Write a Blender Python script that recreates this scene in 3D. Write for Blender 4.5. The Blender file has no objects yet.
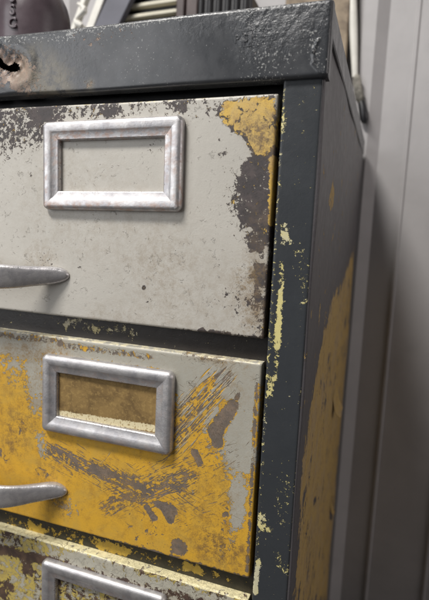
import bpy, math, random
import numpy as np
from mathutils import Matrix, Vector

sc = bpy.context.scene
COL = sc.collection

# ------------------------------------------------------------------ camera
cam_d = bpy.data.cameras.new('camera')
cam = bpy.data.objects.new('camera', cam_d)
COL.objects.link(cam)
def axis_rot(a, ax): return Matrix.Rotation(a, 3, ax)
R = axis_rot(0.3334, 'Z') @ axis_rot(-0.1231, 'X') @ axis_rot(-0.0467, 'Y')
R = R @ Matrix(((1, 0, 0), (0, 0, -1), (0, 1, 0)))
cam.matrix_world = Matrix.Translation((0.0591, -0.2539, -0.0745)) @ R.to_4x4()
cam_d.sensor_fit = 'VERTICAL'
cam_d.sensor_height = 36.0
cam_d.lens = 29.45
cam_d.clip_start = 0.01
cam_d.clip_end = 100
cam_d.dof.use_dof = True
cam_d.dof.focus_distance = 0.285
cam_d.dof.aperture_fstop = 9.0
sc.camera = cam

# ------------------------------------------------------------------ light
w = bpy.data.worlds.new('World')
sc.world = w
w.use_nodes = True
w.node_tree.nodes['Background'].inputs[0].default_value = (0.93, 0.95, 1.0, 1)
w.node_tree.nodes['Background'].inputs[1].default_value = 0.045

def area(name, loc, target, sx, sy, power, col):
    d = bpy.data.lights.new(name, 'AREA')
    d.shape = 'RECTANGLE'
    d.size, d.size_y = sx, sy
    d.energy = power
    d.color = col
    o = bpy.data.objects.new(name, d)
    COL.objects.link(o)
    o.location = loc
    o.rotation_euler = (Vector(target) - Vector(loc)).to_track_quat('-Z', 'Y').to_euler()
    return o
area('ceiling_lamp', (-0.60, -0.85, 1.50), (0, 0.1, -0.1), 0.6, 0.25, 46, (1.0, 0.97, 0.93))
area('front_fill_light', (-1.25, -1.30, 0.35), (-0.05, 0.0, -0.1), 1.1, 1.3, 15, (0.97, 0.98, 1.0))  # added fill, no real opening: lifts drawer fronts, gives the metal something to reflect
area('side_fill_light', (2.10, -0.30, 0.55), (0.0, 0.15, -0.15), 1.0, 1.0, 10, (1.0, 0.92, 0.90))  # made-up fill from the right, brightens the cabinet side and spares the wall

vs = sc.view_settings
vs.view_transform = 'Standard'
vs.look = 'None'
vs.exposure = 0.0
vs.gamma = 1.0
vs.use_curve_mapping = False

# ------------------------------------------------------------------ materials
class N:
    def __init__(s, name):
        s.m = bpy.data.materials.new(name)
        s.m.use_nodes = True
        s.t = s.m.node_tree
        s.b = s.t.nodes['Principled BSDF']
        s.co = s.t.nodes.new('ShaderNodeTexCoord').outputs['Object']
    def new(s, t, **k):
        n = s.t.nodes.new('ShaderNode' + t)
        for a, v in k.items(): setattr(n, a, v)
        return n
    def put(s, sock, v):
        if isinstance(v, bpy.types.NodeSocket): s.t.links.new(v, sock)
        elif isinstance(v, tuple) and len(v) == 3 and sock.type == 'RGBA': sock.default_value = v + (1,)
        else: sock.default_value = v
    def math(s, op, a, b=0.0, c=None, clamp=False):
        n = s.new('Math', operation=op, use_clamp=clamp)
        s.put(n.inputs[0], a); s.put(n.inputs[1], b)
        if c is not None: s.put(n.inputs[2], c)
        return n.outputs[0]
    def mix(s, f, a, b):
        n = s.new('Mix', data_type='RGBA')
        s.put(n.inputs[0], f); s.put(n.inputs[6], a); s.put(n.inputs[7], b)
        return n.outputs[2]
    def mul(s, a, b, f=1.0):
        n = s.new('Mix', data_type='RGBA', blend_type='MULTIPLY')
        s.put(n.inputs[0], f); s.put(n.inputs[6], a); s.put(n.inputs[7], b)
        return n.outputs[2]
    def vec(s, scale=(1, 1, 1), loc=(0, 0, 0), rot=(0, 0, 0)):
        n = s.new('Mapping')
        s.put(n.inputs[0], s.co)
        n.inputs[1].default_value = loc; n.inputs[2].default_value = rot; n.inputs[3].default_value = scale
        return n.outputs[0]
    def noise(s, scale, detail=4, rough=0.6, dist=0.0, v=None, loc=(0, 0, 0)):
        n = s.new('TexNoise')
        s.put(n.inputs['Vector'], v if v is not None else s.vec(loc=loc))
        n.inputs['Scale'].default_value = scale; n.inputs['Detail'].default_value = detail
        n.inputs['Roughness'].default_value = rough; n.inputs['Distortion'].default_value = dist
        return n.outputs[0]
    def ramp(s, v, lo, hi):
        n = s.new('MapRange', interpolation_type='SMOOTHSTEP')
        s.put(n.inputs[0], v); n.inputs[1].default_value = lo; n.inputs[2].default_value = hi
        return n.outputs[0]
    def attr(s, name):
        return s.new('Attribute', attribute_name=name).outputs['Fac']
    def bump(s, h, strength, dist, prev=None):
        n = s.new('Bump')
        n.inputs['Strength'].default_value = strength; n.inputs['Distance'].default_value = dist
        s.put(n.inputs['Height'], h)
        if prev is not None: s.put(n.inputs['Normal'], prev)
        return n.outputs[0]
    def fin(s, col, rough, metal=0.0, normal=None, spec=0.5, coat=0.0):
        b = s.b.inputs
        s.put(b['Base Color'], col); s.put(b['Roughness'], rough); s.put(b['Metallic'], metal)
        b['Specular IOR Level'].default_value = spec
        if coat: b['Coat Weight'].default_value = coat; b['Coat Roughness'].default_value = 0.25
        if normal is not None: s.put(b['Normal'], normal)
        return s.m

def paint(name, seed, top, mid, base, amp=3.0, big=330.0, fine=1300.0, edge=(0.62, 0.55, 0.36),
          stain=(0.22, 0.15, 0.075), r_top=0.42, r_mid=0.48, r_base=0.62, peel=0.25, mottle=0.3, vary=0.10, spec=0.45, scratch=False, rust=0.5):
    """Old layered paint: top coat over mid coat over bare dark steel. G, Y = coverage of
    the two coats, S = grime and rust stain, E = rubbed edge; all on the mesh."""
    k = N(name)
    L = (seed * 1.37, seed * 0.71, seed * 2.13)
    L2 = (seed * 0.57 + 3, seed * 1.9, seed)
    n1 = k.noise(big, 7, 0.66, 0.4, loc=L)
    n2 = k.noise(fine, 4, 0.6, 0.0, loc=L2)
    nn = k.math('ADD', k.math('MULTIPLY', k.math('SUBTRACT', n1, 0.5), amp), k.math('MULTIPLY', k.math('SUBTRACT', n2, 0.5), amp * 0.38))
    m1 = k.noise(big * 0.8, 7, 0.68, 0.6, loc=L2)
    mm = k.math('MULTIPLY', k.math('SUBTRACT', m1, 0.5), amp)
    gs = k.math('ADD', k.attr('G'), nn)
    g = k.ramp(gs, 0.45, 0.53)
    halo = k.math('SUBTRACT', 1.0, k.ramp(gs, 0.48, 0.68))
    y = k.ramp(k.math('ADD', k.attr('Y'), mm), 0.43, 0.55)
    if scratch:      # fans of fine parallel scratches through the coats
        def comb(phi, across, along, off):
            a = k.new('Mapping'); k.put(a.inputs[0], k.co)
            a.inputs[1].default_value = (off, 0, off * 0.7); a.inputs[2].default_value = (0, math.radians(phi), 0)
            b = k.new('Mapping'); k.put(b.inputs[0], a.outputs[0]); b.inputs[3].default_value = (along, 1, across)
            return k.noise(1.0, 3, 0.55, 0.0, v=b.outputs[0])
        for att_, phi, off in (('KA', -15, 0.1), ('KB', 26, 0.4), ('KC', 52, 0.9), ('KA', -26, 1.1), ('KB', 40, 1.4)):
            ln = k.ramp(k.math('ADD', comb(phi, 1300, 55, off), k.math('MULTIPLY', k.math('MULTIPLY', k.attr(att_), k.ramp(n1, 0.30, 0.60)), 0.25)), 0.70, 0.735)
            keep_ = k.math('SUBTRACT', 1.0, ln)
            g = k.math('MULTIPLY', g, keep_)
            y = k.math('MULTIPLY', y, keep_)
        g = k.math('MAXIMUM', g, k.ramp(k.math('ADD', comb(54, 620, 40, 2.0), k.math('MULTIPLY', k.attr('KC'), 0.30)), 0.70, 0.76))
        g = k.math('MULTIPLY', g, k.math('SUBTRACT', 1.0, k.ramp(k.math('ADD', comb(50, 520, 45, 3.0), k.math('MULTIPLY', k.attr('KC'), 0.26)), 0.70, 0.76)))
    big_n = k.noise(28, 5, 0.6, 0.5, loc=L)
    mid_n = k.noise(120, 6, 0.7, 0.3, loc=L2)
    fin_n = k.noise(2600, 2, 0.5, loc=L)
    tone = k.math('ADD', 1.0 - vary, k.math('MULTIPLY', big_n, 2 * vary))
    def shade(c, f): 
        n = k.new('Mix', data_type='RGBA', blend_type='MULTIPLY')
        n.inputs[0].default_value = 1.0
        k.put(n.inputs[6], c)
        cmb = k.new('CombineColor'); [k.put(cmb.inputs[i], f) for i in range(3)]
        k.put(n.inputs[7], cmb.outputs[0]); return n.outputs[2]
    # mid coat gets mottled with brown bleeding through
    mid_c = k.mix(k.math('MULTIPLY', k.ramp(mid_n, 0.50, 0.72), mottle), mid, tuple(v * f for v, f in zip(mid, (0.5, 0.42, 0.6))))
    mid_c = k.mix(k.math('MULTIPLY', k.ramp(k.math('ADD', k.math('MULTIPLY', n2, 0.7), k.math('MULTIPLY', mid_n, 0.5)), 0.58, 0.78), mottle), mid_c, tuple(v * f for v, f in zip(mid, (0.55, 0.5, 0.8))))
    mid_c = k.mix(k.math('MULTIPLY', k.ramp(k.noise(45, 6, 0.7, 0.8, loc=L2), 0.44, 0.66), 0.6), mid_c, tuple(v * f for v, f in zip(mid, (0.80, 0.90, 1.9))))
    base_c = k.mix(k.ramp(mid_n, 0.42, 0.66), base, tuple(v * f for v, f in zip(base, (1.6, 1.5, 1.45))))
    base_c = k.mix(k.math('MULTIPLY', k.ramp(k.math('ADD', k.math('MULTIPLY', n2, 0.6), k.math('MULTIPLY', m1, 0.5)), 0.54, 0.66), 0.55), base_c, tuple(v * 0.45 for v in base))
    c = k.mix(y, base_c, mid_c)
    top_c = shade(top, tone)
    # thin light scuffs on the top coat
    sc_n = k.noise(60, 5, 0.7, 0.2, v=k.vec(scale=(9, 1, 1.2), loc=L, rot=(0, 0.35, 0)))
    top_c = k.mix(k.math('MULTIPLY', k.ramp(sc_n, 0.60, 0.72), 0.12), top_c, tuple(min(1, v * 1.35 + 0.03) for v in top))
    top_c = k.mix(k.math('MULTIPLY', halo, rust), top_c, tuple(v * f for v, f in zip(top, (0.55, 0.46, 0.36))))  # top coat tinted darker and browner along chip edges
    c = k.mix(g, c, top_c)
    st = k.math('MULTIPLY', k.attr('S'), k.ramp(k.math('ADD', k.math('MULTIPLY', mid_n, 0.6), k.math('ADD', k.math('MULTIPLY', n1, 0.6), k.math('MULTIPLY', n2, 0.4))), 0.66, 1.02), clamp=True)
    c = k.mix(k.math('MULTIPLY', st, 1.5, clamp=True), c, stain)
    soil = k.math('MULTIPLY', k.ramp(n2, 0.60, 0.74), k.math('MULTIPLY', k.ramp(big_n, 0.45, 0.65), 0.30))
    c = k.mix(soil, c, (0.10, 0.08, 0.06))
    e = k.ramp(k.math('ADD', k.attr('E'), k.math('MULTIPLY', mm, 0.7)), 0.45, 0.6)
    c = k.mix(e, c, edge)
    c = shade(c, k.math('ADD', 0.93, k.math('MULTIPLY', fin_n, 0.14)))
    r = k.math('ADD', k.math('MULTIPLY', g, r_top - r_base), r_base)
    r = k.math('ADD', r, k.math('MULTIPLY', k.math('SUBTRACT', mid_n, 0.5), 0.25))
    h = k.math('ADD', k.math('MULTIPLY', g, 0.8), k.math('MULTIPLY', y, 0.6))
    nb = k.bump(h, 0.8, 0.00035)
    nb = k.bump(k.math('ADD', k.math('MULTIPLY', mid_n, 1.0), k.math('MULTIPLY', n2, 0.35)), peel, 0.0007, nb)
    return k.fin(c, r, 0.0, nb, spec)

GREY, YEL, STEEL = (0.50, 0.475, 0.425), (0.66, 0.37, 0.032), (0.060, 0.051, 0.051)
M = {}
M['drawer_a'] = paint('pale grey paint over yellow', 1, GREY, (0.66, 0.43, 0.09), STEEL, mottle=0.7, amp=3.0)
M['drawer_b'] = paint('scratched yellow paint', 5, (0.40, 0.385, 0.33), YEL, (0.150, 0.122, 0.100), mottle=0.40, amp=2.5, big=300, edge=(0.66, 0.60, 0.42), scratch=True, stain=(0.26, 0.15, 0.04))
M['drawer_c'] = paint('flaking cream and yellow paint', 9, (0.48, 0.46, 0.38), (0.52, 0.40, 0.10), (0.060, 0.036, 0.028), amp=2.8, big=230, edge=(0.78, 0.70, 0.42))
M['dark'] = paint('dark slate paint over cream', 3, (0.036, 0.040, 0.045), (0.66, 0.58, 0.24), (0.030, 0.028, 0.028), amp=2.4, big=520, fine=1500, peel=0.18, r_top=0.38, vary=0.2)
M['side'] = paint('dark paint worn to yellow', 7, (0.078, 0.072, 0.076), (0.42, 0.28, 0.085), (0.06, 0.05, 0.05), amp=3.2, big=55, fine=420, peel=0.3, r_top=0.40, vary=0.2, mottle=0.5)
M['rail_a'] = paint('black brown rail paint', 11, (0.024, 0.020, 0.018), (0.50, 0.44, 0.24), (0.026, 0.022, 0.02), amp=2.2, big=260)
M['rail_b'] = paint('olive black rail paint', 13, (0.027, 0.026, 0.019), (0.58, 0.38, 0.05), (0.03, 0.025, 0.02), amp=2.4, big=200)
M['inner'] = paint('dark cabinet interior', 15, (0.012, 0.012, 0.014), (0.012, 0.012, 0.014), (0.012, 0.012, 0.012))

def mat_cap():
    k = N('lumpy dark enamel')
    n1 = k.noise(300, 7, 0.66, 0.3)
    n2 = k.noise(1100, 4, 0.6)
    big_n = k.noise(22, 5, 0.6, 0.6)
    mid_n = k.noise(110, 6, 0.7, 0.3, loc=(4, 0, 0))
    lump = k.noise(260, 5, 0.62, 0.2, loc=(1, 5, 0))
    nn = k.math('ADD', k.math('MULTIPLY', k.math('SUBTRACT', n1, 0.5), 2.0), k.math('MULTIPLY', k.math('SUBTRACT', n2, 0.5), 0.9))
    g = k.ramp(k.math('ADD', k.attr('G'), nn), 0.42, 0.56)
    top = k.mix(k.ramp(big_n, 0.35, 0.65), (0.040, 0.043, 0.048), (0.066, 0.068, 0.073))
    bare = k.mix(k.ramp(mid_n, 0.4, 0.65), (0.30, 0.215, 0.165), (0.15, 0.105, 0.085))
    bare = k.mix(k.ramp(n2, 0.55, 0.7), bare, (0.34, 0.31, 0.24))
    c = k.mix(g, bare, top)
    # pale nicks
    nick = k.ramp(k.math('ADD', k.noise(950, 3, 0.6, loc=(7, 1, 2)), k.math('MULTIPLY', k.attr('E'), 0.26)), 0.715, 0.77)
    c = k.mix(k.math('MULTIPLY', nick, 0.85), c, (0.34, 0.34, 0.33))
    st = k.math('MULTIPLY', k.attr('S'), k.ramp(mid_n, 0.35, 0.62), clamp=True)
    c = k.mix(st, c, (0.25, 0.22, 0.16))
    r = k.math('ADD', k.math('MULTIPLY', g, -0.22), k.math('ADD', 0.52, k.math('MULTIPLY', k.math('SUBTRACT', mid_n, 0.5), 0.35)))
    nb = k.bump(g, 0.5, 0.0003)
    nb = k.bump(k.math('MULTIPLY', lump, k.math('SUBTRACT', k.attr('Y'), 0.08)), 0.7, 0.0016, nb)
    nb = k.bump(mid_n, 0.07, 0.0010, nb)
    return k.fin(c, r, 0.0, nb, 0.5)
M['cap'] = mat_cap()

def mat_nickel(name, seed, rough, tint, metal=0.82):
    k = N(name)
    L = (seed, seed * 2, seed * 3)
    a = k.noise(90, 6, 0.65, 0.3, loc=L)
    s = k.noise(300, 4, 0.65, v=k.vec(scale=(0.7, 1, 0.9), loc=L))
    p = k.noise(850, 4, 0.6, loc=L)
    c = k.mix(k.ramp(a, 0.35, 0.68), (0.58, 0.565, 0.56), (0.40, 0.39, 0.405))
    c = k.mix(k.math('MULTIPLY', k.math('MULTIPLY', k.ramp(s, 0.42, 0.66), tint), k.math('ADD', k.attr('E'), 0.12), clamp=True), c, (0.47, 0.335, 0.275))
    wear = k.math('ADD', k.attr('S'), k.math('MULTIPLY', k.math('SUBTRACT', p, 0.5), 1.9))
    pit = k.ramp(wear, 0.52, 0.75)
    c = k.mix(pit, c, (0.12, 0.085, 0.07))
    r = k.math('ADD', k.math('ADD', rough, k.math('MULTIPLY', k.math('SUBTRACT', s, 0.45), 0.45)), k.math('MULTIPLY', pit, 0.25))
    m = k.math('SUBTRACT', metal, k.math('MULTIPLY', pit, 0.5))
    nb = k.bump(k.math('ADD', p, k.math('MULTIPLY', s, 0.8)), 0.22, 0.0004)
    return k.fin(c, r, m, nb)
M['nickel'] = mat_nickel('worn nickel plate', 1, 0.45, 0.8)
M['pewter'] = mat_nickel('dull grey nickel plate', 4, 0.46, 0.40)
M['chrome'] = mat_nickel('hand polished nickel', 8, 0.28, 0.25, 0.62)

def mat_card():
    k = N('browned paper label')
    a = k.noise(70, 6, 0.7, 0.6)
    b = k.noise(420, 5, 0.7)
    c = k.mix(k.ramp(a, 0.35, 0.68), (0.27, 0.175, 0.065), (0.14, 0.088, 0.036))
    c = k.mix(k.math('MULTIPLY', k.ramp(b, 0.48, 0.68), 0.6), c, (0.40, 0.27, 0.10))
    e = k.ramp(k.math('ADD', k.attr('E'), k.math('MULTIPLY', k.math('SUBTRACT', b, 0.5), 1.0)), 0.45, 0.6)
    ivory = k.mix(k.ramp(k.noise(700, 4, 0.65, 0.5, v=k.vec(scale=(1.0, 1, 0.8))), 0.52, 0.66), (0.72, 0.63, 0.40), (0.36, 0.25, 0.11))
    c = k.mix(e, c, ivory)
    return k.fin(c, 0.7, 0.0, k.bump(b, 0.4, 0.0004), 0.25)
M['card'] = mat_card()

def simple(name, col, rough=0.5, scale=60, var=0.3, metal=0.0, bump=0.15, spec=0.5, col2=None):
    k = N(name)
    a = k.noise(scale, 6, 0.65, 0.3)
    b = k.noise(scale * 7, 3, 0.6)
    c2 = col2 or tuple(v * (1 - var) for v in col)
    c = k.mix(k.ramp(a, 0.35, 0.68), col, c2)
    r = k.math('ADD', rough - 0.08, k.math('MULTIPLY', b, 0.16))
    return k.fin(c, r, metal, k.bump(k.math('ADD', a, k.math('MULTIPLY', b, 0.3)), bump, 0.001), spec)
M['tin'] = simple('purple brown lacquer', (0.095, 0.072, 0.082), 0.30, 40, 0.25)
M['tin_rim'] = simple('bright tin rim', (0.55, 0.50, 0.52), 0.3, 60, 0.3, 1.0)
M['white'] = simple('off white plastic', (0.74, 0.72, 0.66), 0.45, 50, 0.12)
M['slate'] = simple('slate grey sheet metal', (0.11, 0.11, 0.135), 0.4, 30, 0.2)
M['black'] = simple('black plastic', (0.014, 0.014, 0.016), 0.4, 80, 0.3)
M['cream'] = simple('cream enamel slat', (0.62, 0.58, 0.46), 0.45, 50, 0.15)
M['walnut'] = simple('dark brown stained wood', (0.075, 0.050, 0.048), 0.5, 60, 0.4)
M['board'] = simple('stained tan board', (0.34, 0.27, 0.19), 0.75, 34, 0.5, col2=(0.12, 0.09, 0.065))
M['wall'] = simple('grey painted wall sheet', (0.41, 0.395, 0.395), 0.55, 7, 0.16, bump=0.05)
M['floor'] = simple('dark concrete', (0.10, 0.095, 0.09), 0.8, 12, 0.3, bump=0.3)
M['foam'] = simple('dusty grey foam plug', (0.30, 0.28, 0.24), 0.85, 120, 0.7, bump=0.6)

# ------------------------------------------------------------------ mesh helpers
ATT = ('G', 'Y', 'S', 'E', 'KA', 'KB', 'KC')
class MB:
    def __init__(s): s.v = []; s.f = []; s.a = []; s.n = 0
    def add(s, verts, faces, att=None):
        verts = np.asarray(verts, float).reshape(-1, 3)
        if att is None: att = np.tile([1.0, 1.0, 0.0, 0.0], (len(verts), 1))
        att = np.asarray(att, float)
        if att.shape[1] < len(ATT): att = np.hstack([att, np.zeros((len(att), len(ATT) - att.shape[1]))])
        s.v.append(verts); s.a.append(att)
        s.f.extend([tuple(i + s.n for i in f) for f in faces]); s.n += len(verts)
        return s
    def box(s, x0, x1, y0, y1, z0, z1, b=0.0006, att=None):
        c, h = np.array([(x0+x1)/2, (y0+y1)/2, (z0+z1)/2]), np.array([x1-x0, y1-y0, z1-z0]) / 2
        b = min(b, h.min() * 0.6)
        idx, V = {}, []
        for sx in (-1, 1):
            for sy in (-1, 1):
                for sz in (-1, 1):
                    for ax in range(3):
                        q = (h - b).copy(); q[ax] = h[ax]
                        idx[(sx, sy, sz, ax)] = len(V)
                        V.append(c + q * np.array([sx, sy, sz]))
        F = []
        S = (-1, 1)
        def key(ax, sg, u, v):
            t = [0, 0, 0]; t[ax] = sg; t[(ax+1) % 3] = u; t[(ax+2) % 3] = v
            return tuple(t)
        for ax in range(3):
            for sg in S:
                q = [idx[key(ax, sg, u, v) + (ax,)] for u, v in ((-1,-1),(1,-1),(1,1),(-1,1))]
                F.append(q if sg > 0 else q[::-1])
        for ax in range(3):                      # edges along ax
            o1, o2 = (ax+1) % 3, (ax+2) % 3
            for s1 in S:
                for s2 in S:
                    q = [idx[key(ax, -1, s1, s2) + (o1,)], idx[key(ax, 1, s1, s2) + (o1,)], idx[key(ax, 1, s1, s2) + (o2,)], idx[key(ax, -1, s1, s2) + (o2,)]]
                    F.append(q if s1 * s2 < 0 else q[::-1])
        for sx in S:
            for sy in S:
                for sz in S:
                    q = [idx[(sx, sy, sz, a)] for a in range(3)]
                    F.append(q if sx * sy * sz > 0 else q[::-1])
        return s.add(V, F, None if att is None else np.tile(att, (len(V), 1)))
    def tube(s, pts, radii, n=14, cap=True, sq=(1, 1)):
        pts = [Vector(p) for p in pts]; V = []; F = []
        for i, p in enumerate(pts):
            d = (pts[min(i+1, len(pts)-1)] - pts[max(i-1, 0)]).normalized()
            a = Vector((0, 1, 0)) if abs(d.y) < 0.9 else Vector((1, 0, 0))
            u = d.cross(a).normalized(); v = d.cross(u)
            for k in range(n):
                t = 2 * math.pi * k / n
                V.append(p + (u * math.cos(t) * sq[0] + v * math.sin(t) * sq[1]) * radii[i])
        for i in range(len(pts) - 1):
            for k in range(n):
                F.append((i*n+k, i*n+(k+1) % n, (i+1)*n+(k+1) % n, (i+1)*n+k))
        if cap: F += [tuple(range(n))[::-1], tuple((len(pts)-1)*n + k for k in range(n))]
        return s.add([tuple(p) for p in V], F)
    def lathe(s, prof, n=48):
        V, F = [], []
        for r, z in prof:
            for k in range(n):
                t = 2 * math.pi * k / n; V.append((r * math.cos(t), r * math.sin(t), z))
        for i in range(len(prof) - 1):
            for k in range(n): F.append((i*n+k, i*n+(k+1) % n, (i+1)*n+(k+1) % n, (i+1)*n+k))
        F += [tuple(range(n))[::-1], tuple((len(prof)-1)*n + k for k in range(n))]
        return s.add(V, F)
    def build(s, name, mat, parent=None, loc=(0, 0, 0), rot=(0, 0, 0), smooth=35):
        V = np.concatenate(s.v); A = np.concatenate(s.a)
        me = bpy.data.meshes.new(name)
        me.from_pydata(V.tolist(), [], s.f)
        for i, nme in enumerate(ATT):
            me.attributes.new(nme, 'FLOAT', 'POINT').data.foreach_set('value', np.ascontiguousarray(A[:, i], dtype=np.float32))
        me.materials.append(mat)
        me.validate()
        if smooth:
            me.polygons.foreach_set('use_smooth', [True] * len(me.polygons))
            me.set_sharp_from_angle(angle=math.radians(smooth))
        o = bpy.data.objects.new(name, me)
        COL.objects.link(o)
        o.location = loc; o.rotation_euler = rot
        if parent: o.parent = parent
        return o

def tag(o, label=None, cat=None, group=None, kind=None):
    for k, v in (('label', label), ('category', cat), ('group', group), ('kind', kind)):
        if v: o[k] = v
    return o
def empty(name, loc, label, cat, group=None):
    o = bpy.data.objects.new(name, None); COL.objects.link(o); o.location = loc
    o.empty_display_size = 0.02
    return tag(o, label, cat, group)

def profile(a0, a1, step, r, back):
    """positions and depths across a folded sheet: return, rolled edge, flat, rolled edge, return"""
    arc = [0.15, 0.4, 0.7, 1.0, 1.3, math.pi / 2]
    L = [(a0, d) for d in np.linspace(back, r, 5)] + [(a0 + r - r * math.cos(t), r - r * math.sin(t)) for t in arc]
    n = max(2, int(round((a1 - a0 - 2 * r) / step)))
    mid = [(x, 0.0) for x in np.linspace(a0 + r, a1 - r, n + 1)[1:-1]]
    Rr = [(a1 - (a - a0), d) for a, d in L][::-1]
    P = L + mid + Rr
    return np.array([p[0] for p in P]), np.array([p[1] for p in P])

def sheet(u0, u1, v0, v1, step, r, back, face='front', field=None, dent=0.0, seed=1, keep=None, disp=None):
    pu, du = profile(u0, u1, step, r, back)
    pv, dv = profile(v0, v1, step, r, back)
    U, Vv = np.meshgrid(pu, pv, indexing='ij')
    D = np.minimum(np.add.outer(du, dv), back)
    flat = (D < r * 0.3)
    if dent:
        g = np.random.RandomState(seed)
        for _ in range(9):
            ku, kv, ph = g.uniform(-60, 60), g.uniform(-60, 60), g.uniform(0, 6.3)
            D = D + dent * 0.33 * np.sin(U * ku + Vv * kv + ph) * (flat | (D < back * 0.9))
    if disp is not None: D = D + disp(U, Vv) * flat
    att = field(U, Vv, D) if field else np.stack([np.ones_like(U), np.ones_like(U), 0*U, 0*U], -1)
    nu, nv = U.shape
    if face == 'front': W = np.stack([U, D, Vv], -1)
    else: W = np.stack([-D, U, Vv], -1)
    idx = np.arange(nu * nv).reshape(nu, nv)
    F = np.stack([idx[:-1, :-1], idx[1:, :-1], idx[1:, 1:], idx[:-1, 1:]], -1).reshape(-1, 4)
    if keep is not None:
        cu, cv = (U[:-1, :-1] + U[1:, 1:]) / 2, (Vv[:-1, :-1] + Vv[1:, 1:]) / 2
        F = F[keep(cu, cv).ravel()]
    return W.reshape(-1, 3), F.tolist(), att.reshape(-1, att.shape[-1])

def seg_d(U, V, x1, z1, x2, z2, r1, r2):
    dx, dz = x2 - x1, z2 - z1
    t = np.clip(((U - x1) * dx + (V - z1) * dz) / max(dx*dx + dz*dz, 1e-12), 0, 1)
    d = np.hypot(U - x1 - t * dx, V - z1 - t * dz)
    return d / np.maximum(r1 + (r2 - r1) * t, 1e-6)
def poly_d(U, V, P):
    ins = np.zeros(U.shape, bool); d = np.full(U.shape, 9.0)
    for (x1, z1), (x2, z2) in zip(P, P[1:] + P[:1]):
        d = np.minimum(d, seg_d(U, V, x1, z1, x2, z2, 1, 1))
        if z1 != z2: ins ^= ((z1 > V) != (z2 > V)) & (U < (x2 - x1) * (V - z1) / (z2 - z1) + x1)
    return np.where(ins, -d, d)
def sstep(x): x = np.clip(x, 0, 1); return x * x * (3 - 2 * x)
LAY = {'g': (0,), 'y': (1,), 'b': (0, 1), 's': (2,), 'e': (3,), '1': (4,), '2': (5,), '3': (6,)}
def field_of(base, strokes=(), polys=(), top_edge=None, low=-0.10):
    def fn(U, V, D):
        A = np.zeros(U.shape + (7,)); A[..., :4] = base
        for lay, amt, x1, z1, x2, z2, r1, r2 in strokes:
            w_ = sstep((1.8 - seg_d(U, V, x1, z1, x2, z2, r1, r2)) / 1.45)
            for l in LAY[lay]: A[..., l] += amt * w_
        for lay, amt, soft, P in polys:
            w_ = sstep(0.5 - poly_d(U, V, P) / soft)
            for l in LAY[lay]: A[..., l] += amt * w_
        A[..., :2] = np.clip(A[..., :2], low, 1.3)
        if top_edge is not None:
            zt, amt, dep = top_edge
            A[..., 3] += amt * ((V > zt - 0.0012) & (D > dep))
        return A
    return fn

def holder_mesh(w_, h_, bw, rnd=0.0035, wear=0.0):
    """stamped label frame: outer corner at the origin, x to the right, z down, standing off towards -y"""
    prof = [(0.0, 0.0), (0.0, -0.0026), (0.0004, -0.0038), (0.0014, -0.0047), (0.0028, -0.0050), (bw*0.50, -0.0047),
            (bw*0.56, -0.0044), (bw*0.66, -0.0038), (bw*0.92, -0.0034), (bw*0.97, -0.0029), (bw, -0.0010), (bw, 0.0)]
    V, F, A = [], [], []
    seg = 6
    for off, y in prof:
        rr = max(rnd - off, 0.0003)
        for cx, cz, a0 in ((w_-off-rr, -off-rr, 0), (off+rr, -off-rr, 90), (off+rr, -h_+off+rr, 180), (w_-off-rr, -h_+off+rr, 270)):
            for k in range(seg + 1):
                t = math.radians(a0 + 90 * k / seg)
                V.append((cx + rr * math.cos(t), y, cz + rr * math.sin(t)))
                A.append((1, 1, 0.14 + wear + (0.22 if off > bw*0.85 else 0.0) + (0.2 if y > -0.001 else 0), 0.9 if ((off > bw*0.55 and V[-1][2] > -bw*1.1) or (off < bw*0.45 and V[-1][2] < -h_ + bw*0.55)) else 0.0))
    n = 4 * (seg + 1)
    for i in range(len(prof) - 1):
        for k in range(n):
            F.append((i*n+k, i*n+(k+1) % n, (i+1)*n+(k+1) % n, (i+1)*n+k))
    # outer ring runs counter-clockwise seen from -y, so flip for outward normals where needed
    return MB().add(V, F, np.array(A, float))

def pull_mesh():
    """bow pull, centred on x = 0; the ends run out to flat pointed feet on the drawer"""
    V, F = [], []
    half = 0.0530; n = 20; xs = np.linspace(-1, 1, 61)
    for s_ in xs:
        a = abs(s_)
        x = s_ * half
        off = 0.0205 * (1 - sstep((a - 0.22) / 0.74))      # stand-off of the bar axis
        tip = math.sqrt(max(0.0, 1 - (max(0.0, a - 0.70) / 0.305) ** 2))
        hh = 0.0076 * (1 - 0.22 * sstep((a - 0.25) / 0.5)) * tip
        th = (0.0032 + 0.0018 * sstep((a - 0.4) / 0.4)) * max(tip, 0.12)
        for k in range(n):
            t = 2 * math.pi * k / n
            c, s2 = math.cos(t), math.sin(t)
            pz = hh * math.copysign(abs(s2) ** 0.75, s2); py = th * math.copysign(abs(c) ** 0.8, c)
            V.append((x, -off - 0.0004 + py, pz + 0.0018 * sstep((a - 0.4) / 0.6)))
    for i in range(len(xs) - 1):
        for k in range(n):
            F.append((i*n+k, (i+1)*n+k, (i+1)*n+(k+1) % n, i*n+(k+1) % n))
    F += [tuple(range(n)), tuple((len(xs)-1)*n + k for k in range(n))[::-1]]
    A = np.tile([1, 1, 0.10, 0.0], (len(V), 1))
    for i, s_ in enumerate(xs):
        A[i*n:(i+1)*n, 2] += 0.30 * sstep((abs(s_) - 0.8) / 0.2)
    return MB().add(V, F, A)

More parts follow.
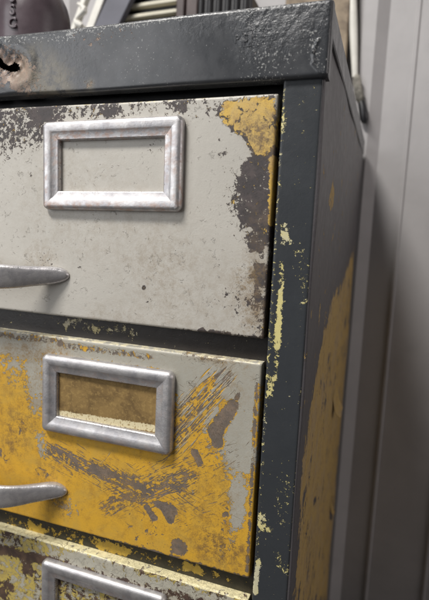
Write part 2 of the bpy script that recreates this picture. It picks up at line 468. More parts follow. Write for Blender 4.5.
def text_mesh(body, size, ext):
    cu = bpy.data.curves.new('letter', 'FONT')
    cu.body = body; cu.size = size; cu.extrude = ext; cu.bevel_depth = ext * 0.5; cu.resolution_u = 4
    cu.align_x = 'CENTER'; cu.align_y = 'CENTER'
    tmp = bpy.data.objects.new('letter', cu); COL.objects.link(tmp)
    bpy.context.view_layer.update()
    me = bpy.data.meshes.new_from_object(tmp.evaluated_get(bpy.context.evaluated_depsgraph_get()))
    bpy.data.objects.remove(tmp); bpy.data.curves.remove(cu)
    for nme, val in (('G', 1.0), ('Y', 0.2)):
        me.attributes.new(nme, 'FLOAT', 'POINT').data.foreach_set('value', [val] * len(me.vertices))
    return me

# ------------------------------------------------------------------ setting
FLOOR = -0.760
MB().box(-2.5, 2.5, -2.5, 0.60, FLOOR - 0.05, FLOOR).build('floor', M['floor'])
tag(bpy.data.objects['floor'], kind='structure')

# ribbed wall sheet behind the cabinet (profile in X, extruded in Z)
WY = 0.352
prof = []
x = -1.40
cells = []
while x < 1.3: cells.append(x); x += 0.200
for c0 in cells:     # c0 = left foot of a raised rib
    prof += [(c0 + 0.003, 0.0), (c0 + 0.012, -0.010), (c0 + 0.026, -0.010), (c0 + 0.039, 0.0), (c0 + 0.0665, 0.0), (c0 + 0.0675, -0.0022),
             (c0 + 0.0700, -0.0022), (c0 + 0.071, 0.0), (c0 + 0.132, 0.0), (c0 + 0.133, -0.0022), (c0 + 0.1355, -0.0022), (c0 + 0.1365, 0.0)]
mb = MB()
zs = [FLOOR, 0.9]
V = [(px_, WY + py_, z) for z in zs for px_, py_ in prof]
n = len(prof)
F = [(i, i + 1, n + i + 1, n + i) for i in range(n - 1)]
mb.add(V, F)
mb.add([(px_, WY + 0.012 + 0 * py_, z) for z in zs for px_, py_ in (prof[0], prof[-1])], [(1, 0, 2, 3)])
wall = mb.build('wall', M['wall'], smooth=0)
tag(wall, kind='structure')

# ------------------------------------------------------------------ cabinet
P, H, W = 0.14, 0.1265, 0.345
BACK, XR, XL = 0.329, 0.0234, -0.345 - 0.0258
BASE = FLOOR
cab = empty('card_cabinet', (0, 0, BASE), 'dark slate steel card cabinet with worn grey and yellow painted drawers', 'cabinet')
def rel(o): o.location.z -= BASE; return o

# carcass behind the drawers
mb = MB()
mb.box(XL + 0.004, XR - 0.004, 0.016, BACK - 0.004, BASE + 0.02, 0.0390)
rel(mb.build('carcass', M['inner'], cab))
# plinth
rel(MB().box(XL + 0.006, XR - 0.006, 0.012, BACK - 0.01, BASE, BASE + 0.03).build('plinth', M['dark'], cab))
# side panels
vf = field_of((1.0, 1.0, 0, 0), [
    ('b', -0.35, 0.02, -0.42, 0.02, -0.3, 0.01, 0.01),
    ('s', 0.5, 0.1, -0.4, 0.1, -0.32, 0.04, 0.04),
], [
    ('g', -0.85, 0.022, [(0.3131, -0.0792), (0.2117, -0.0989), (0.1272, -0.1162), (0.0808, -0.1238), (0.0654, -0.1428), (0.0385, -0.1614), (0.018, -0.1923), (0.0166, -0.24), (0.0247, -0.297), (0.4323, -0.59), (0.378, -0.4068), (0.3519, -0.2002)]),
    ('g', -0.8, 0.008, [(0.0457, -0.0514), (0.0617, -0.035), (0.0771, -0.0394), (0.0706, -0.0557)]),
    ('g', -0.42, 0.008, [(0.1213, -0.1081), (0.1142, -0.1374), (0.148, -0.1552), (0.1576, -0.136)]),
    ('b', -0.8, 0.005, [(0.2671, -0.3499), (0.2611, -0.3698), (0.3104, -0.3972), (0.2996, -0.3665)]),
    ('b', -0.5, 0.006, [(0.0901, -0.256), (0.0808, -0.2574), (0.1247, -0.2802), (0.1279, -0.2751)]),
])
v_, f_, a_ = sheet(0.0006, BACK, BASE + 0.025, 0.0330, 0.0028, 0.0012, 0.004, 'side', vf, dent=0.0003, seed=4)
side = rel(MB().add(v_, f_, a_).build('side_panel', M['side'], cab, (XR, 0, 0)))
# lifted flakes of the yellow coat
for fy, fz, fl, fw, lift, rx in [
    (0.2021, -0.2062, 0.026, 0.04, 0.007, 0.25),
    (0.2671, -0.3499, 0.016, 0.016, 0.004, 0.1),
]:
    n = 7
    V = [(0.0003 + lift * (i / n) ** 2, sy * fw * (1 - 0.5 * i / n) + 0.10 * fl * math.sin(i), -fl * i / n) for i in range(n + 1) for sy in (-0.5, 0.5)]
    V += [(x_ - 0.0003, y_, z_) for x_, y_, z_ in V]
    m_ = 2 * (n + 1)
    F = [(2*i, 2*i+2, 2*i+3, 2*i+1) for i in range(n)] + [(m_+2*i+1, m_+2*i+3, m_+2*i+2, m_+2*i) for i in range(n)]
    F += [(2*i+1, 2*i+3, m_+2*i+3, m_+2*i+1) for i in range(n)] + [(2*i, m_+2*i, m_+2*i+2, 2*i+2) for i in range(n)]
    mb = MB().add(V, F, np.tile([0.0, 1.2, 0, 0], (len(V), 1)))
    mb.build('paint_flake', M['side'], side, (0, fy, fz), (rx, 0, 0), smooth=60)
rel(MB().box(XL, XL + 0.0038, 0.0006, BACK, BASE + 0.025, 0.0330).build('side_panel', M['side'], cab))
# front stiles
vf = field_of((0.98, 1.0, 0, 0), [
    ('g', -0.85, 0.0078, -0.0994, 0.0076, -0.1289, 0.00117, 0.00184),
    ('g', -0.5, 0.0073, -0.0743, 0.0073, -0.0656, 0.0021, 0.00209),
    ('g', -0.55, 0.0086, -0.0707, 0.0109, -0.0731, 0.00157, 0.00156),
    ('g', -0.45, 0.0069, -0.0847, 0.0082, -0.0967, 0.00132, 0.00133),
    ('g', -0.55, 0.006, -0.1472, 0.0055, -0.1567, 0.00165, 0.00166),
    ('g', -0.35, 0.0036, -0.0082, 0.0037, -0.018, 0.00128, 0.00129),
    ('g', -0.3, 0.0124, -0.0038, 0.0124, -0.0038, 0.002, 0.002),
    ('g', -0.7, 0.0051, -0.2532, 0.0039, -0.2732, 0.00119, 0.00157),
    ('g', -0.6, 0.0058, -0.2265, 0.0056, -0.2325, 0.00174, 0.00175),
    ('g', -0.35, 0.0091, -0.234, 0.0091, -0.234, 0.0029, 0.0029),
    ('g', -0.28, 0.0252, -0.0725, 0.0236, -0.2661, 0.002, 0.0023),
    ('g', -0.25, 0.0164, -0.078, 0.0212, -0.1035, 0.00308, 0.00309),
    ('g', -0.45, 0.0077, -0.1316, 0.0082, -0.148, 0.00108, 0.00109),
    ('g', -0.3, 0.0029, 0.0015, 0.0038, -0.272, 0.00092, 0.00109),
    ('g', -0.35, 0.0156, -0.2473, 0.0195, -0.2552, 0.00231, 0.0023),
    ('g', -0.25, 0.0167, -0.2029, 0.0154, -0.2265, 0.00334, 0.00341),
])
v_, f_, a_ = sheet(0.0023, 0.0222, BASE + 0.025, 0.0330, 0.0009, 0.0011, 0.015, 'front', vf, dent=0.0001, seed=2)
rel(MB().add(v_, f_, a_).build('stile', M['dark'], cab))
v_, f_, a_ = sheet(-W - 0.0245, -W - 0.0023, BASE + 0.025, 0.0330, 0.004, 0.0011, 0.015, 'front')
rel(MB().add(v_, f_, a_).build('stile', M['dark'], cab))
# rails between the drawers, set back
NDRAW = 5
for k in range(0, NDRAW + 1):
    zc = -k * P
    z0, z1 = (zc - 0.0015, zc + 0.0150) if k else (0.0030, 0.0080)
    z0 += 0.0
    top = k == 0
    if top: continue
    fld = field_of((0.92, 1.0, 0.0, 0), [
    ('g', -0.35, -0.1347, -0.1316, -0.0842, -0.1314, 0.00306, 0.00274),
    ('g', -0.4, -0.1301, -0.1344, -0.1301, -0.1344, 0.00227, 0.00227),
    ('g', -0.4, -0.1079, -0.1352, -0.1079, -0.1352, 0.00217, 0.00217),
    ('g', -0.35, -0.0813, -0.1348, -0.0813, -0.1348, 0.00273, 0.00273),
]) if k == 1 else field_of((0.95, 0.9, 0.1, 0), [
    ('g', -0.35, -0.1751, -0.2767, -0.0873, -0.2758, 0.00449, 0.00376),
    ('g', -0.5, -0.1555, -0.2778, -0.1513, -0.2789, 0.00346, 0.00343),
    ('g', -0.5, -0.1022, -0.2763, -0.0801, -0.2759, 0.00311, 0.00297),
    ('g', -0.35, -0.0729, -0.276, -0.013, -0.275, 0.00292, 0.00256),
    ('g', -0.5, -0.04, -0.2736, -0.0354, -0.2736, 0.0034, 0.00336),
])
    v_, f_, a_ = sheet(-W - 0.0020, 0.0020, zc - 0.004, zc + P - H + 0.004, 0.0012, 0.0008, 0.010, 'front', fld, dent=0.0002, seed=k)
    rel(MB().add(v_, f_, a_).build('rail', M['rail_a' if k == 1 else 'rail_b'], cab, (0, 0.0062, 0)))

# the folded top
HOLE = [(-0.1836, 0.0375), (-0.176, 0.0323), (-0.17, 0.0255), (-0.1662, 0.0235), (-0.1625, 0.0255), (-0.1588, 0.0241), (-0.1581, 0.0212), (-0.1618, 0.0198), (-0.1662, 0.0206), (-0.1708, 0.0221), (-0.1776, 0.0254), (-0.1837, 0.0305)]
def cap_keep(u, v): return poly_d(u, v, HOLE) > 0
RIDGE = [
    (0.0187, 0.023, 0.0167, 0.0177, 0.0008, 0.0006),
    (0.0167, 0.0177, 0.0175, 0.013, 0.0008, 0.0005),
    (0.0165, 0.0126, 0.0217, 0.0072, 0.0006, 0.0006),
]
def cap_disp(u, v):
    d = np.zeros(u.shape)
    for x1, z1, x2, z2, r_, a in RIDGE: d -= a * sstep(1.3 - seg_d(u, v, x1, z1, x2, z2, r_, r_))
    hd = poly_d(u, v, HOLE)
    d += 0.0022 * np.exp(-(np.maximum(hd, 0) / 0.0040) ** 2) * (0.6 + 0.4 * np.sin(u * 900) * np.cos(v * 700))
    d -= 0.0009 * np.exp(-((hd - 0.009) / 0.0035) ** 2)
    return d
capf = field_of((1.0, 0.10, 0.0, 0.0), [
    ('g', -0.62, -0.1768, 0.0265, -0.161, 0.0209, 0.01075, 0.01041),
    ('g', -0.45, -0.1537, 0.0158, -0.1478, 0.0098, 0.0088, 0.0087),
    ('s', 0.55, -0.1471, 0.02, -0.1329, 0.0112, 0.01155, 0.01122),
    ('s', 0.5, -0.1104, 0.01, -0.1103, 0.01, 0.00333, 0.00333),
    ('g', -0.4, -0.1104, 0.01, -0.1103, 0.01, 0.00333, 0.00333),
    ('e', 0.55, -0.1767, 0.0387, -0.1228, 0.0369, 0.00306, 0.00272),
    ('e', 0.5, -0.1229, 0.0397, -0.0545, 0.0406, 0.00272, 0.00231),
    ('e', 0.45, -0.0545, 0.0421, 0.0184, 0.0403, 0.00231, 0.00192),
    ('e', 0.25, -0.0899, 0.0242, -0.0713, 0.0202, 0.02531, 0.02425),
    ('e', 0.3, -0.0054, 0.0297, -0.0054, 0.0297, 0.02561, 0.02561),
    ('y', 0.75, -0.01, 0.0377, 0.0233, 0.0371, 0.01137, 0.01041),
    ('y', 0.45, -0.0127, 0.0233, 0.005, 0.0242, 0.00837, 0.00799),
    ('y', 0.3, -0.0487, 0.0385, -0.0215, 0.0397, 0.00798, 0.00745),
    ('y', 0.25, -0.173, 0.0274, -0.1295, 0.0271, 0.02284, 0.02077),
    ('e', 0.35, 0.0146, 0.0257, 0.023, 0.009, 0.00389, 0.00383),
    ('g', -0.3, -0.0126, 0.0209, -0.0126, 0.0209, 0.00209, 0.00209),
    ('e', 0.3, -0.0068, 0.0109, -0.0068, 0.0109, 0.01036, 0.01036),
    ('g', -0.25, -0.1194, 0.0345, -0.0841, 0.0367, 0.0054, 0.00497),
])
v_, f_, a_ = sheet(XL - 0.0012, XR + 0.0012, 0.0060, 0.0416, 0.0006, 0.0022, 0.008, 'front', capf, dent=0.0006, seed=8, keep=cap_keep, disp=cap_disp)
v_[:, 1] -= 0.0026
mb = MB().add(v_, f_, a_)
mb.box(XL + 0.0002, XR + 0.0008, 0.0050, BACK + 0.001, 0.0394, 0.0412, att=(1, 0.25, 0, 0.2))
for xa, xb in ((XR - 0.0010, XR + 0.0011), (XL - 0.0011, XL + 0.001)):
    mb.box(xa, xb, 0.0050, BACK + 0.001, 0.0262, 0.0410, att=(1, 0.05, 0, 0.0))
cap = rel(mb.build('top_cap', M['cap'], cab))
# stamped maker's mark
def on_cap(me, name, x, z, y=-0.0029):
    o = bpy.data.objects.new(name, me); COL.objects.link(o)
    me.materials.clear(); me.materials.append(M['cap'])
    o.parent = cap; o.location = (x, y, z); o.rotation_euler = (math.pi / 2, 0, 0)
    return o
on_cap(text_mesh('P', 0.0054, 0.00030), 'stamped_letter', -0.0222, 0.0264)
on_cap(text_mesh('S', 0.0054, 0.00030), 'stamped_letter', -0.0176, 0.0267)
mb = MB()
for x0, x1, z0, z1 in ((-0.0250, -0.0142, 0.0226, 0.0229), (-0.0252, -0.0146, 0.0301, 0.0304), (-0.0146, -0.0143, 0.0226, 0.0304), (-0.0253, -0.0250, 0.0226, 0.0304)):
    mb.box(x0, x1, -0.0032, -0.0022, z0, z1, 0.0001, (1, 0.2, 0, 0.3))
mb.build('stamped_border', M['cap'], cap)

# ------------------------------------------------------------------ drawers
HX0, HX1, HZ0, HZ1, HB = -0.1410, -0.0503, -0.0111, -0.0613, 0.0112
def drawer(k, mat, fld, step, frame_mat, label, wear=0.0, card=None):
    v_, f_, a_ = sheet(-W, 0.0, -H, 0.0, step, 0.0014, 0.0145, 'front', fld, dent=0.00035, seed=20 + k)
    d = rel(MB().add(v_, f_, a_).build('drawer', mat, cab, (0, 0, -k * P)))
    if label: d['label'] = label
    up, tw = ((0.0011, 0.5) if k == 0 else (0.0, 0.0))
    h = holder_mesh(HX1 - HX0, HZ0 - HZ1 + up, HB, wear=wear).build('label_holder', frame_mat, d, (HX0, 0.0004, HZ0 + up), (0, math.radians(-tw), 0), smooth=30)
    hd = pull_mesh().build('drawer_pull', M['chrome'], d, (-0.1762, 0, -0.1025), smooth=60)
    if card:
        cf = field_of((1, 1, 0, 0), card)
        v_, f_, a_ = sheet(HX0 + 0.008, HX1 - 0.008, HZ1 + 0.008, HZ0 - 0.008, 0.0006, 0.0002, 0.0004, 'front', cf, dent=0.0003, seed=k)
        MB().add(v_, f_, a_).build('label_card', M['card'], d, (0, -0.0007, 0))
    return d
rs = random.Random(3)
def scratches(n, box, ang, ln, r, lay, amt, slope=0.0):
    out = []
    for _ in range(n):
        t = rs.random()
        x = box[0] + (box[2] - box[0]) * t; z = box[1] + (box[3] - box[1]) * (t if slope else rs.random())
        if slope: z += rs.uniform(-slope, slope)
        a = math.radians(rs.uniform(*ang)); l = rs.uniform(*ln)
        w0 = rs.uniform(*r)
        out.append((lay, amt * rs.uniform(0.7, 1.1), x, z, x + l * math.cos(a), z + l * math.sin(a), w0, w0 * 0.5))
    return out
D1 = [
    ('g', -0.8, -0.1836, -0.008, -0.1485, -0.0091, 0.01902, 0.01472),
    ('g', -0.3, -0.172, -0.0344, -0.172, -0.0344, 0.00703, 0.00703),
    ('g', -0.55, -0.1456, -0.004, -0.0972, -0.0036, 0.00584, 0.00524),
    ('g', -0.5, -0.0972, -0.0031, -0.0526, -0.0028, 0.00524, 0.00471),
    ('g', -0.4, -0.0508, -0.004, -0.0298, -0.0023, 0.00528, 0.00501),
    ('g', -0.5, -0.0345, -0.0082, -0.0345, -0.0082, 0.00339, 0.00339),
    ('g', -0.8, -0.029, -0.03, -0.029, -0.03, 0.00225, 0.00225),
    ('g', -0.35, -0.0475, -0.0124, -0.0475, -0.0124, 0.00409, 0.00409),
    ('g', -0.3, -0.0269, -0.0274, -0.0268, -0.0274, 0.00168, 0.00168),
    ('g', -0.3, -0.0311, -0.0217, -0.0311, -0.0217, 0.00169, 0.00169),
    ('g', -1.1, -0.0115, -0.0368, -0.0035, -0.0287, 0.00486, 0.00475),
    ('g', -0.75, -0.01, -0.0439, -0.0049, -0.0398, 0.00648, 0.00638),
    ('g', -0.62, -0.0086, -0.0594, -0.0048, -0.0505, 0.00596, 0.00588),
    ('g', -0.42, -0.0118, -0.0506, -0.0076, -0.0661, 0.00925, 0.00923),
    ('g', -0.36, -0.0059, -0.0765, -0.0009, -0.1054, 0.00489, 0.00491),
    ('g', -0.16, -0.0144, -0.0429, -0.0066, -0.1222, 0.00982, 0.01005),
    ('g', -0.3, -0.0219, -0.0471, -0.0219, -0.0471, 0.0078, 0.0078),
    ('g', -0.34, -0.0189, -0.0617, -0.0189, -0.0617, 0.00669, 0.00669),
    ('g', -0.5, -0.0065, -0.0755, -0.0037, -0.0686, 0.0049, 0.00484),
    ('g', -0.48, -0.0039, -0.0923, -0.0039, -0.0923, 0.00545, 0.00545),
    ('g', -0.42, -0.0053, -0.1058, -0.0011, -0.1206, 0.00496, 0.00495),
    ('y', 1.0, -0.0001, -0.0328, 0.0009, -0.0643, 0.00209, 0.00212),
    ('g', -0.9, -0.0001, -0.0328, 0.0009, -0.0643, 0.00262, 0.00265),
    ('g', -0.75, 0.0013, -0.013, 0.0013, -0.1252, 0.00134, 0.00143),
    ('g', -0.9, -0.0348, -0.1258, -0.0347, -0.1258, 0.0021, 0.0021),
    ('g', -0.7, -0.0294, -0.1263, -0.02, -0.1259, 0.00207, 0.00203),
    ('g', -0.5, -0.1851, -0.1284, -0.0426, -0.1266, 0.00184, 0.00134),
    ('g', -0.5, -0.0426, -0.1266, 0.0003, -0.1264, 0.00134, 0.00121),
    ('s', 0.5, -0.0092, -0.0953, -0.0034, -0.1192, 0.00775, 0.00774),
    ('s', 0.25, -0.0044, -0.066, -0.0033, -0.0843, 0.00861, 0.00867),
    ('s', 0.22, -0.0556, -0.11, -0.0199, -0.107, 0.02498, 0.02289),
    ('s', 0.2, -0.1307, -0.0553, -0.0694, -0.0767, 0.02885, 0.02536),
    ('s', 0.35, -0.1453, -0.0937, -0.1453, -0.0937, 0.00984, 0.00984),
    ('g', -0.42, -0.1415, -0.0935, -0.1415, -0.0935, 0.00601, 0.00601),
    ('g', -0.75, -0.0723, -0.1045, -0.0723, -0.1045, 0.00168, 0.00168),
    ('g', -0.5, -0.1152, -0.095, -0.1152, -0.095, 0.00284, 0.00284),
    ('g', -0.42, -0.0695, -0.1112, -0.0695, -0.1112, 0.00194, 0.00194),
    ('g', -0.45, -0.0406, -0.0897, -0.0406, -0.0897, 0.00179, 0.00179),
    ('g', -0.4, -0.0277, -0.0884, -0.0277, -0.0884, 0.00173, 0.00173),
    ('g', -0.35, -0.0199, -0.107, -0.0199, -0.107, 0.00801, 0.00801),
    ('g', -0.5, -0.1529, -0.0406, -0.1529, -0.0406, 0.00226, 0.00226),
    ('s', 0.3, -0.1806, -0.101, -0.1806, -0.101, 0.00818, 0.00818),
    ('e', -0.6, -0.1835, 0.0005, -0.1312, -0.0006, 0.00632, 0.00565),
    ('g', -0.3, -0.0712, -0.0219, -0.0712, -0.0219, 0.00745, 0.00745),
    ('s', 0.25, -0.1013, -0.1261, -0.0876, -0.126, 0.00979, 0.00949),
]
D1P = [
    ('g', -1.2, 0.005, [(-0.0287, -0.0029), (-0.0011, -0.0002), (0.0012, -0.0278), (-0.0064, -0.0317), (-0.0131, -0.0276), (-0.0173, -0.0215), (-0.0258, -0.0162), (-0.0311, -0.0094)]),
    ('y', 0.8, 0.006, [(-0.0298, -0.0018), (-0.0011, -0.0002), (0.0016, -0.0258), (-0.0065, -0.0307), (-0.0143, -0.0256), (-0.0174, -0.0194), (-0.0258, -0.0151), (-0.0317, -0.0094)]),
    ('s', 1.0, 0.012, [(-0.0204, -0.0143), (-0.0005, -0.009), (0.0007, -0.0278), (-0.0098, -0.0287), (-0.0156, -0.0215)]),
]
drawer(0, M['drawer_a'], field_of((1.2, 0.0, 0, 0), D1, D1P, (0.0, 0.40, 0.0002), 0.07), 0.0008, M['nickel'], 'pale grey drawer front with yellow and rust patches in its corner')
D2 = [
    ('g', 1.1, -0.1853, -0.0052, 0.0003, -0.0041, 0.00759, 0.00612),
    ('g', 1.0, -0.0089, -0.0115, -0.0077, -0.0534, 0.00801, 0.00704),
    ('g', 0.55, -0.0077, -0.0534, -0.0085, -0.0923, 0.00704, 0.00483),
    ('g', 0.3, -0.0192, -0.035, -0.0195, -0.0646, 0.00595, 0.00608),
    ('g', 0.75, -0.0477, -0.0123, -0.0129, -0.0109, 0.00753, 0.00693),
    ('g', 0.45, -0.035, -0.0187, -0.0186, -0.014, 0.00857, 0.00821),
    ('g', 0.5, -0.0408, -0.0267, -0.0313, -0.0341, 0.00935, 0.00919),
    ('g', 0.3, -0.0474, -0.0188, -0.0246, -0.0477, 0.01134, 0.01095),
    ('s', 0.3, -0.1297, -0.0274, -0.1775, -0.0619, 0.01901, 0.02137),
    ('s', 0.3, -0.0264, -0.0721, -0.0308, -0.1104, 0.01552, 0.01611),
    ('g', 0.58, -0.1482, -0.0181, -0.1481, -0.0488, 0.00551, 0.0056),
    ('g', 0.6, -0.1449, -0.0686, -0.1417, -0.0776, 0.00482, 0.00481),
    ('g', 0.3, -0.1649, -0.027, -0.1529, -0.0307, 0.01145, 0.01119),
    ('g', 0.5, -0.0106, -0.0759, -0.0148, -0.1093, 0.0048, 0.00497),
    ('g', 0.45, -0.1289, -0.1094, -0.1212, -0.1117, 0.00637, 0.00628),
    ('g', 0.35, -0.173, -0.0166, -0.1608, -0.0184, 0.00827, 0.00808),
    ('b', -1.3, -0.015, -0.0261, -0.0243, -0.0417, 0.00293, 0.00393),
    ('b', -1.2, -0.0248, -0.043, -0.0233, -0.0493, 0.00303, 0.00303),
    ('b', -1.2, -0.0129, -0.0212, -0.0116, -0.013, 0.00128, 0.00127),
    ('b', -1.0, -0.0224, -0.0077, -0.0233, -0.0124, 0.00236, 0.00237),
    ('b', -0.9, -0.0164, -0.0103, -0.0185, -0.0152, 0.00116, 0.00117),
    ('b', -1.2, -0.0364, -0.0578, -0.0336, -0.0633, 0.00201, 0.00201),
    ('b', -1.0, -0.0412, -0.0173, -0.0387, -0.0187, 0.00186, 0.00185),
    ('b', -0.75, -0.045, -0.0025, -0.0151, -0.0033, 0.00248, 0.00231),
    ('b', -0.6, -0.1299, -0.0049, -0.0671, -0.0047, 0.00225, 0.00196),
    ('b', -0.6, -0.1811, -0.0041, -0.1299, -0.0023, 0.00251, 0.00225),
    ('b', -0.52, -0.1339, -0.0747, -0.1171, -0.0782, 0.00315, 0.00305),
    ('b', -0.35, -0.114, -0.0816, -0.0886, -0.0822, 0.00228, 0.00216),
    ('b', -0.62, -0.103, -0.0819, -0.063, -0.0883, 0.00163, 0.0015),
    ('b', -1.1, -0.0594, -0.0945, -0.0501, -0.0968, 0.00204, 0.00333),
    ('b', -1.0, -0.052, -0.0979, -0.0505, -0.1014, 0.00268, 0.00268),
    ('b', -0.5, -0.0546, -0.0795, -0.0422, -0.083, 0.00333, 0.00324),
    ('b', -0.95, -0.066, -0.0987, -0.0611, -0.104, 0.00173, 0.00172),
    ('b', -1.3, -0.0439, -0.119, -0.0439, -0.119, 0.00434, 0.00434),
    ('b', -0.6, -0.0023, -0.0072, -0.0015, -0.1224, 0.00101, 0.00109),
    ('b', -0.5, -0.1824, -0.1276, -0.0013, -0.1254, 0.00143, 0.00097),
    ('b', -0.42, -0.015, -0.0818, -0.0179, -0.1195, 0.00243, 0.00252),
    ('s', 0.7, -0.0214, -0.1111, -0.0073, -0.1141, 0.00884, 0.00857),
    ('s', 0.5, -0.1609, -0.0625, -0.1659, -0.0774, 0.00827, 0.00843),
    ('b', -0.38, -0.1593, -0.0643, -0.1593, -0.0643, 0.00495, 0.00495),
    ('b', -0.4, -0.1743, -0.0867, -0.1743, -0.0867, 0.00517, 0.00517),
    ('s', 0.35, -0.14, -0.0924, -0.14, -0.0924, 0.00968, 0.00968),
    ('b', -0.4, -0.1432, -0.0917, -0.1432, -0.0917, 0.00568, 0.00568),
    ('s', 0.4, -0.1689, -0.0127, -0.1299, -0.0093, 0.00655, 0.00603),
    ('s', 0.35, -0.0142, -0.0197, -0.0142, -0.0197, 0.00582, 0.00582),
    ('s', 0.3, -0.0403, -0.0386, -0.0403, -0.0386, 0.00878, 0.00878),
    ('g', 0.4, -0.0437, -0.0771, -0.0384, -0.0822, 0.00389, 0.00386),
    ('s', 0.5, -0.1289, -0.1114, -0.1289, -0.1114, 0.00798, 0.00798),
    ('s', 0.35, -0.0847, -0.0978, -0.0847, -0.0978, 0.0144, 0.0144),
    ('s', 0.4, -0.036, 0.0032, -0.0122, -0.0024, 0.00484, 0.00459),
    ('y', -0.25, -0.0635, -0.1124, -0.0635, -0.1124, 0.01736, 0.01736),
    ('1', 0.68, -0.1354, -0.0764, -0.0644, -0.0867, 0.00475, 0.0041),
    ('1', 0.52, -0.1331, -0.08, -0.0382, -0.0883, 0.01263, 0.01032),
    ('2', 0.55, -0.0952, -0.1056, -0.0389, -0.0717, 0.00444, 0.00383),
    ('2', 0.55, -0.0883, -0.0953, -0.02, -0.0558, 0.01232, 0.01028),
    ('3', 0.7, -0.0488, -0.0473, -0.0222, -0.0111, 0.00772, 0.00709),
    ('3', 0.5, -0.051, -0.0557, -0.0318, -0.0224, 0.0117, 0.01096),
    ('2', 0.4, -0.044, -0.1011, -0.0228, -0.0835, 0.00924, 0.00869),
]
D2 += scratches(10, (-0.1331, -0.0732, -0.0849, -0.0886), (-22, -6), (0.0139, 0.0380), (0.00019, 0.00044), 'b', -1, 0.0044)
D2 += scratches(8, (-0.0989, -0.1044, -0.0544, -0.0857), (12, 34), (0.0089, 0.0253), (0.00019, 0.00044), 'b', -1, 0.0057)
D2 += scratches(6, (-0.0641, -0.0931, -0.0328, -0.0674), (10, 40), (0.0076, 0.0228), (0.00019, 0.00044), 'b', -1, 0.0063)
D2 += scratches(6, (-0.0512, -0.0496, -0.0261, -0.0157), (42, 62), (0.0089, 0.0253), (0.00019, 0.00051), 'b', -0.95, 0.0076)
D2 += scratches(14, (-0.0511, -0.0526, -0.0232, -0.0153), (42, 62), (0.0089, 0.0253), (0.00044, 0.00108), 'g', 0.9, 0.0089)
D2 += scratches(10, (-0.0408, -0.0267, -0.0205, -0.0109), (42, 62), (0.0063, 0.0165), (0.00038, 0.00082), 'y', 0.8, 0.0063)
D2 += scratches(14, (-0.0154, -0.1095, -0.0106, -0.0747), (60, 110), (0.0038, 0.0152), (0.00025, 0.00051), 'y', 0.7, 0.0032)
D2P = []
drawer(1, M['drawer_b'], field_of((0.0, 1.0, 0.10, 0), D2, D2P, (0.0, 0.52, 0.0001)), 0.0006, M['pewter'], 'scratched yellow drawer front with grey paint at its edge', 0.05, [
    ('e', 0.75, -0.1325, -0.0496, -0.0624, -0.0473, 0.00279, 0.00239),
    ('e', 0.2, -0.122, -0.042, -0.0725, -0.0416, 0.00226, 0.00203),
])
D3 = [
    ('b', -0.5, -0.1872, -0.0172, -0.0042, -0.0083, 0.00368, 0.0025),
    ('g', 0.5, -0.1208, -0.008, -0.0041, -0.0102, 0.00642, 0.005),
    ('y', 0.35, -0.1698, -0.0291, -0.1613, -0.0492, 0.01256, 0.01252),
    ('b', -0.5, -0.1545, -0.0247, -0.1545, -0.0247, 0.00434, 0.00434),
    ('b', -0.5, -0.1742, -0.0455, -0.1742, -0.0455, 0.00732, 0.00732),
    ('y', 0.3, -0.1528, -0.0059, -0.0981, -0.0017, 0.00428, 0.00382),
]
drawer(2, M['drawer_c'], field_of((0.42, 0.50, 0.2, 0), D3, (), (0.0, 0.70, 0.0001)), 0.0010, M['pewter'], 'flaking cream and brown drawer front', 0.10, None)
for k in range(3, NDRAW):
    drawer(k, M['drawer_c'], field_of((0.42, 0.50, 0.2, 0), (), (), (0.0, 0.95, 0.0001)), 0.004, M['pewter'], None, 0.1)

# ------------------------------------------------------------------ things on top and behind
TOP = 0.0413
can = empty('round_tin', (-0.2226, 0.088, TOP), 'purple brown round shouldered tin with raised letters standing on the cabinet', 'tin')
rad = 0.0285
prof = [(rad - 0.001, 0.0), (rad, 0.001), (rad, 0.047), (rad - 0.0008, 0.054), (rad - 0.0025, 0.061), (rad - 0.006, 0.068), (rad - 0.011, 0.0735), (rad - 0.0145, 0.0765), (rad - 0.0165, 0.0785), (0.006, 0.079)]
MB().lathe(prof, 64).build('body', M['tin'], can, smooth=40)
MB().lathe([(0.0105, 0.0780), (0.0115, 0.0785), (0.0115, 0.092), (0.0100, 0.093)], 32).build('cap', M['tin_rim'], can)
for i, ch in enumerate('SSC'):
    me = text_mesh(ch, 0.0100, 0.0007)
    o = bpy.data.objects.new('raised_letter', me); COL.objects.link(o)
    me.materials.clear(); me.materials.append(M['tin'])
    a = math.radians(-82)
    o.parent = can; o.location = ((rad + 0.0001) * math.cos(a), (rad + 0.0001) * math.sin(a), 0.0545 - 0.0090 * i)
    o.rotation_euler = (math.pi / 2, 0, a + math.pi / 2)

def slanted(name, mat, xb, xt, w_, y, h, th, label, cat, group=None):
    """flat bar standing on the cabinet top, leaning sideways"""
    e = MB()
    sl = (xt - xb) / h
    pts = [(xb - w_/2, y, TOP), (xb + w_/2, y, TOP), (xb + w_/2, y + th, TOP), (xb - w_/2, y + th, TOP)]
    V = pts + [(px_ + sl * h, py_, TOP + h) for px_, py_, _ in pts]
    Fq = [(0, 1, 5, 4), (1, 2, 6, 5), (2, 3, 7, 6), (3, 0, 4, 7), (4, 5, 6, 7), (3, 2, 1, 0)]
    ob = e.add(V, Fq).build(name, mat, smooth=0)
    bv = ob.modifiers.new('edge', 'BEVEL'); bv.width = 0.001; bv.segments = 2
    return tag(ob, label, cat, group)
rack = empty('leaning_rack', (-0.3244, 0.2500, TOP), 'slanted slate grey panel with off white strips standing behind the tin', 'rack')
def rack_part(name, mat, xb, xt, w_, dy, th):
    ob = slanted(name, mat, xb, xt, w_, dy, 0.175, th, None, None)
    ob.parent = rack; ob.location = (-rack.location.x, 0, -TOP)
    ob.data.update()
    return ob
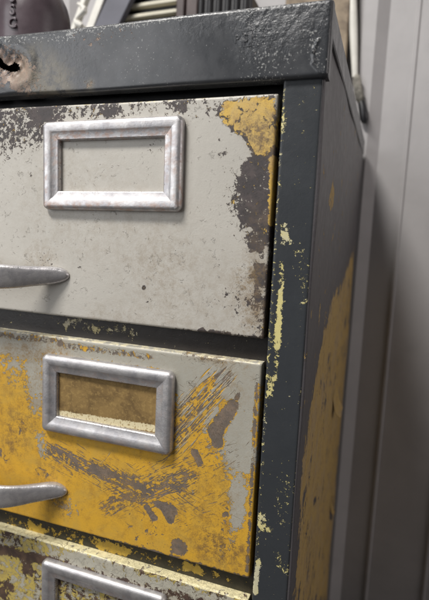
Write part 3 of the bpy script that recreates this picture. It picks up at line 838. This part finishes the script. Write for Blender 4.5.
for nm, mt, xb, xt, w_, dy, th in (('panel', 'slate', -0.3244, -0.2234, 0.0325, 0.0, 0.008), ('strip', 'white', -0.3326, -0.2510, 0.0104, -0.001, 0.010), ('strip', 'white', -0.3572, -0.2748, 0.0065, 0.0, 0.008)):
    rack_part(nm, M[mt], xb, xt, w_, dy, th)
MB().box(-0.0388, 0.0120, 0.0085, 0.0130, 0.010, 0.022).build('crossbar', M['slate'], rack)
MB().box(-0.034, -0.008, 0.0085, 0.013, 0.100, 0.108).build('crossbar', M['slate'], rack)
mb = MB(); mb.tube([(0.0346 + 0.006 * math.sin(t * 0.6), -0.004, 0.1272 + 0.002 * t) for t in range(-6, 7)], [0.0028 + 0.001 * math.sin(t) for t in range(13)], 10)
mb.box(0.0306, 0.0386, -0.004, 0.012, 0.1112, 0.1172)
mb.build('hook', M['white'], rack)

lv = empty('louvre_box', (-0.2069, 0.262, TOP), 'black box with cream slats standing on the cabinet against the wall', 'box')
MB().box(-0.052, 0.036, 0.004, 0.060, 0.0, 0.185, 0.002).build('case', M['black'], lv)
for dz in (0, 1):
    q = MB().box(-0.047, 0.034, -0.003, 0.006, -0.0020, 0.0020, 0.0006).build('slat', M['cream'], lv, (0.0, 0, (0.1370, 0.1261)[dz]), (0, -0.0172, 0))
for i in range(5): MB().box(-0.047, 0.034, 0.0, 0.006, -0.0018, 0.0018, 0.0006).build('slat', M['cream'], lv, (0.0, 0, 0.02 + 0.022 * i), (0, 0, 0))
wb = empty('wood_block', (-0.159, 0.245, TOP), 'dark brown wooden block standing beside the black ribbed case', 'block')
MB().box(-0.0125, -0.0030, 0, 0.03, 0, 0.140, 0.0012).build('post', M['walnut'], wb)
MB().box(-0.0022, 0.0110, 0.002, 0.03, 0, 0.136, 0.0012).build('post', M['walnut'], wb)
MB().box(-0.0125, 0.0110, 0.0305, 0.036, 0.0, 0.120, 0.001).build('backing', M['walnut'], wb)
rc = empty('ribbed_case', (-0.120, 0.240, TOP), 'black plastic case with vertical ribs on the cabinet top', 'case')
MB().box(-0.0260, 0.0320, 0.002, 0.050, 0, 0.1265, 0.002).build('body', M['black'], rc)
for i in range(6): MB().tube([(-0.0215 + 0.0095 * i, 0.002, 0.004), (-0.0215 + 0.0095 * i, 0.002, 0.1290)], [0.0032, 0.0032], 12).build('rib', M['black'], rc, smooth=50)

bd = MB().box(-0.075, -0.0030, 0.3315, 0.3405, FLOOR, 0.55, 0.0015).build('tan_board', M['board'])
tag(bd, 'stained tan board standing upright behind the cabinet', 'board')
cb = empty('white_cable', (0, 0, 0), 'white cable with a dusty grey plug hanging by the wall behind the cabinet', 'cable')
zz = np.linspace(0.85, 0.112, 30)
MB().tube([(0.0080 - 0.112 * (min(z, 0.30) - 0.112), 0.3368, z) for z in zz], [0.0046 - 0.0014 * sstep((0.16 - z) / 0.05) for z in zz], 16).build('cord', M['white'], cb, smooth=60)
g = np.random.RandomState(5)
MB().tube([(0.0093, 0.336, 0.114), (0.0105, 0.336, 0.108), (0.0120, 0.336, 0.101), (0.0135, 0.336, 0.095), (0.0152, 0.336, 0.088), (0.0165, 0.336, 0.084)], [0.0028, 0.0048, 0.0040, 0.0050, 0.0046, 0.0025], 12).build('plug', M['foam'], cb, smooth=60)
MB().tube([(0.0162, 0.336, 0.087), (0.0185, 0.336, 0.080), (0.0205, 0.336, 0.072), (0.0215, 0.336, 0.066), (0.0218, 0.336, 0.062)], [0.0025, 0.0042, 0.0050, 0.0046, 0.0025], 12).build('plug', M['black'], cb, smooth=60)
MB().box(-0.030, 0.012, 0.3415, 0.3515, 0.50, 0.512, 0.001).build('wall_clip', M['white'], cb)
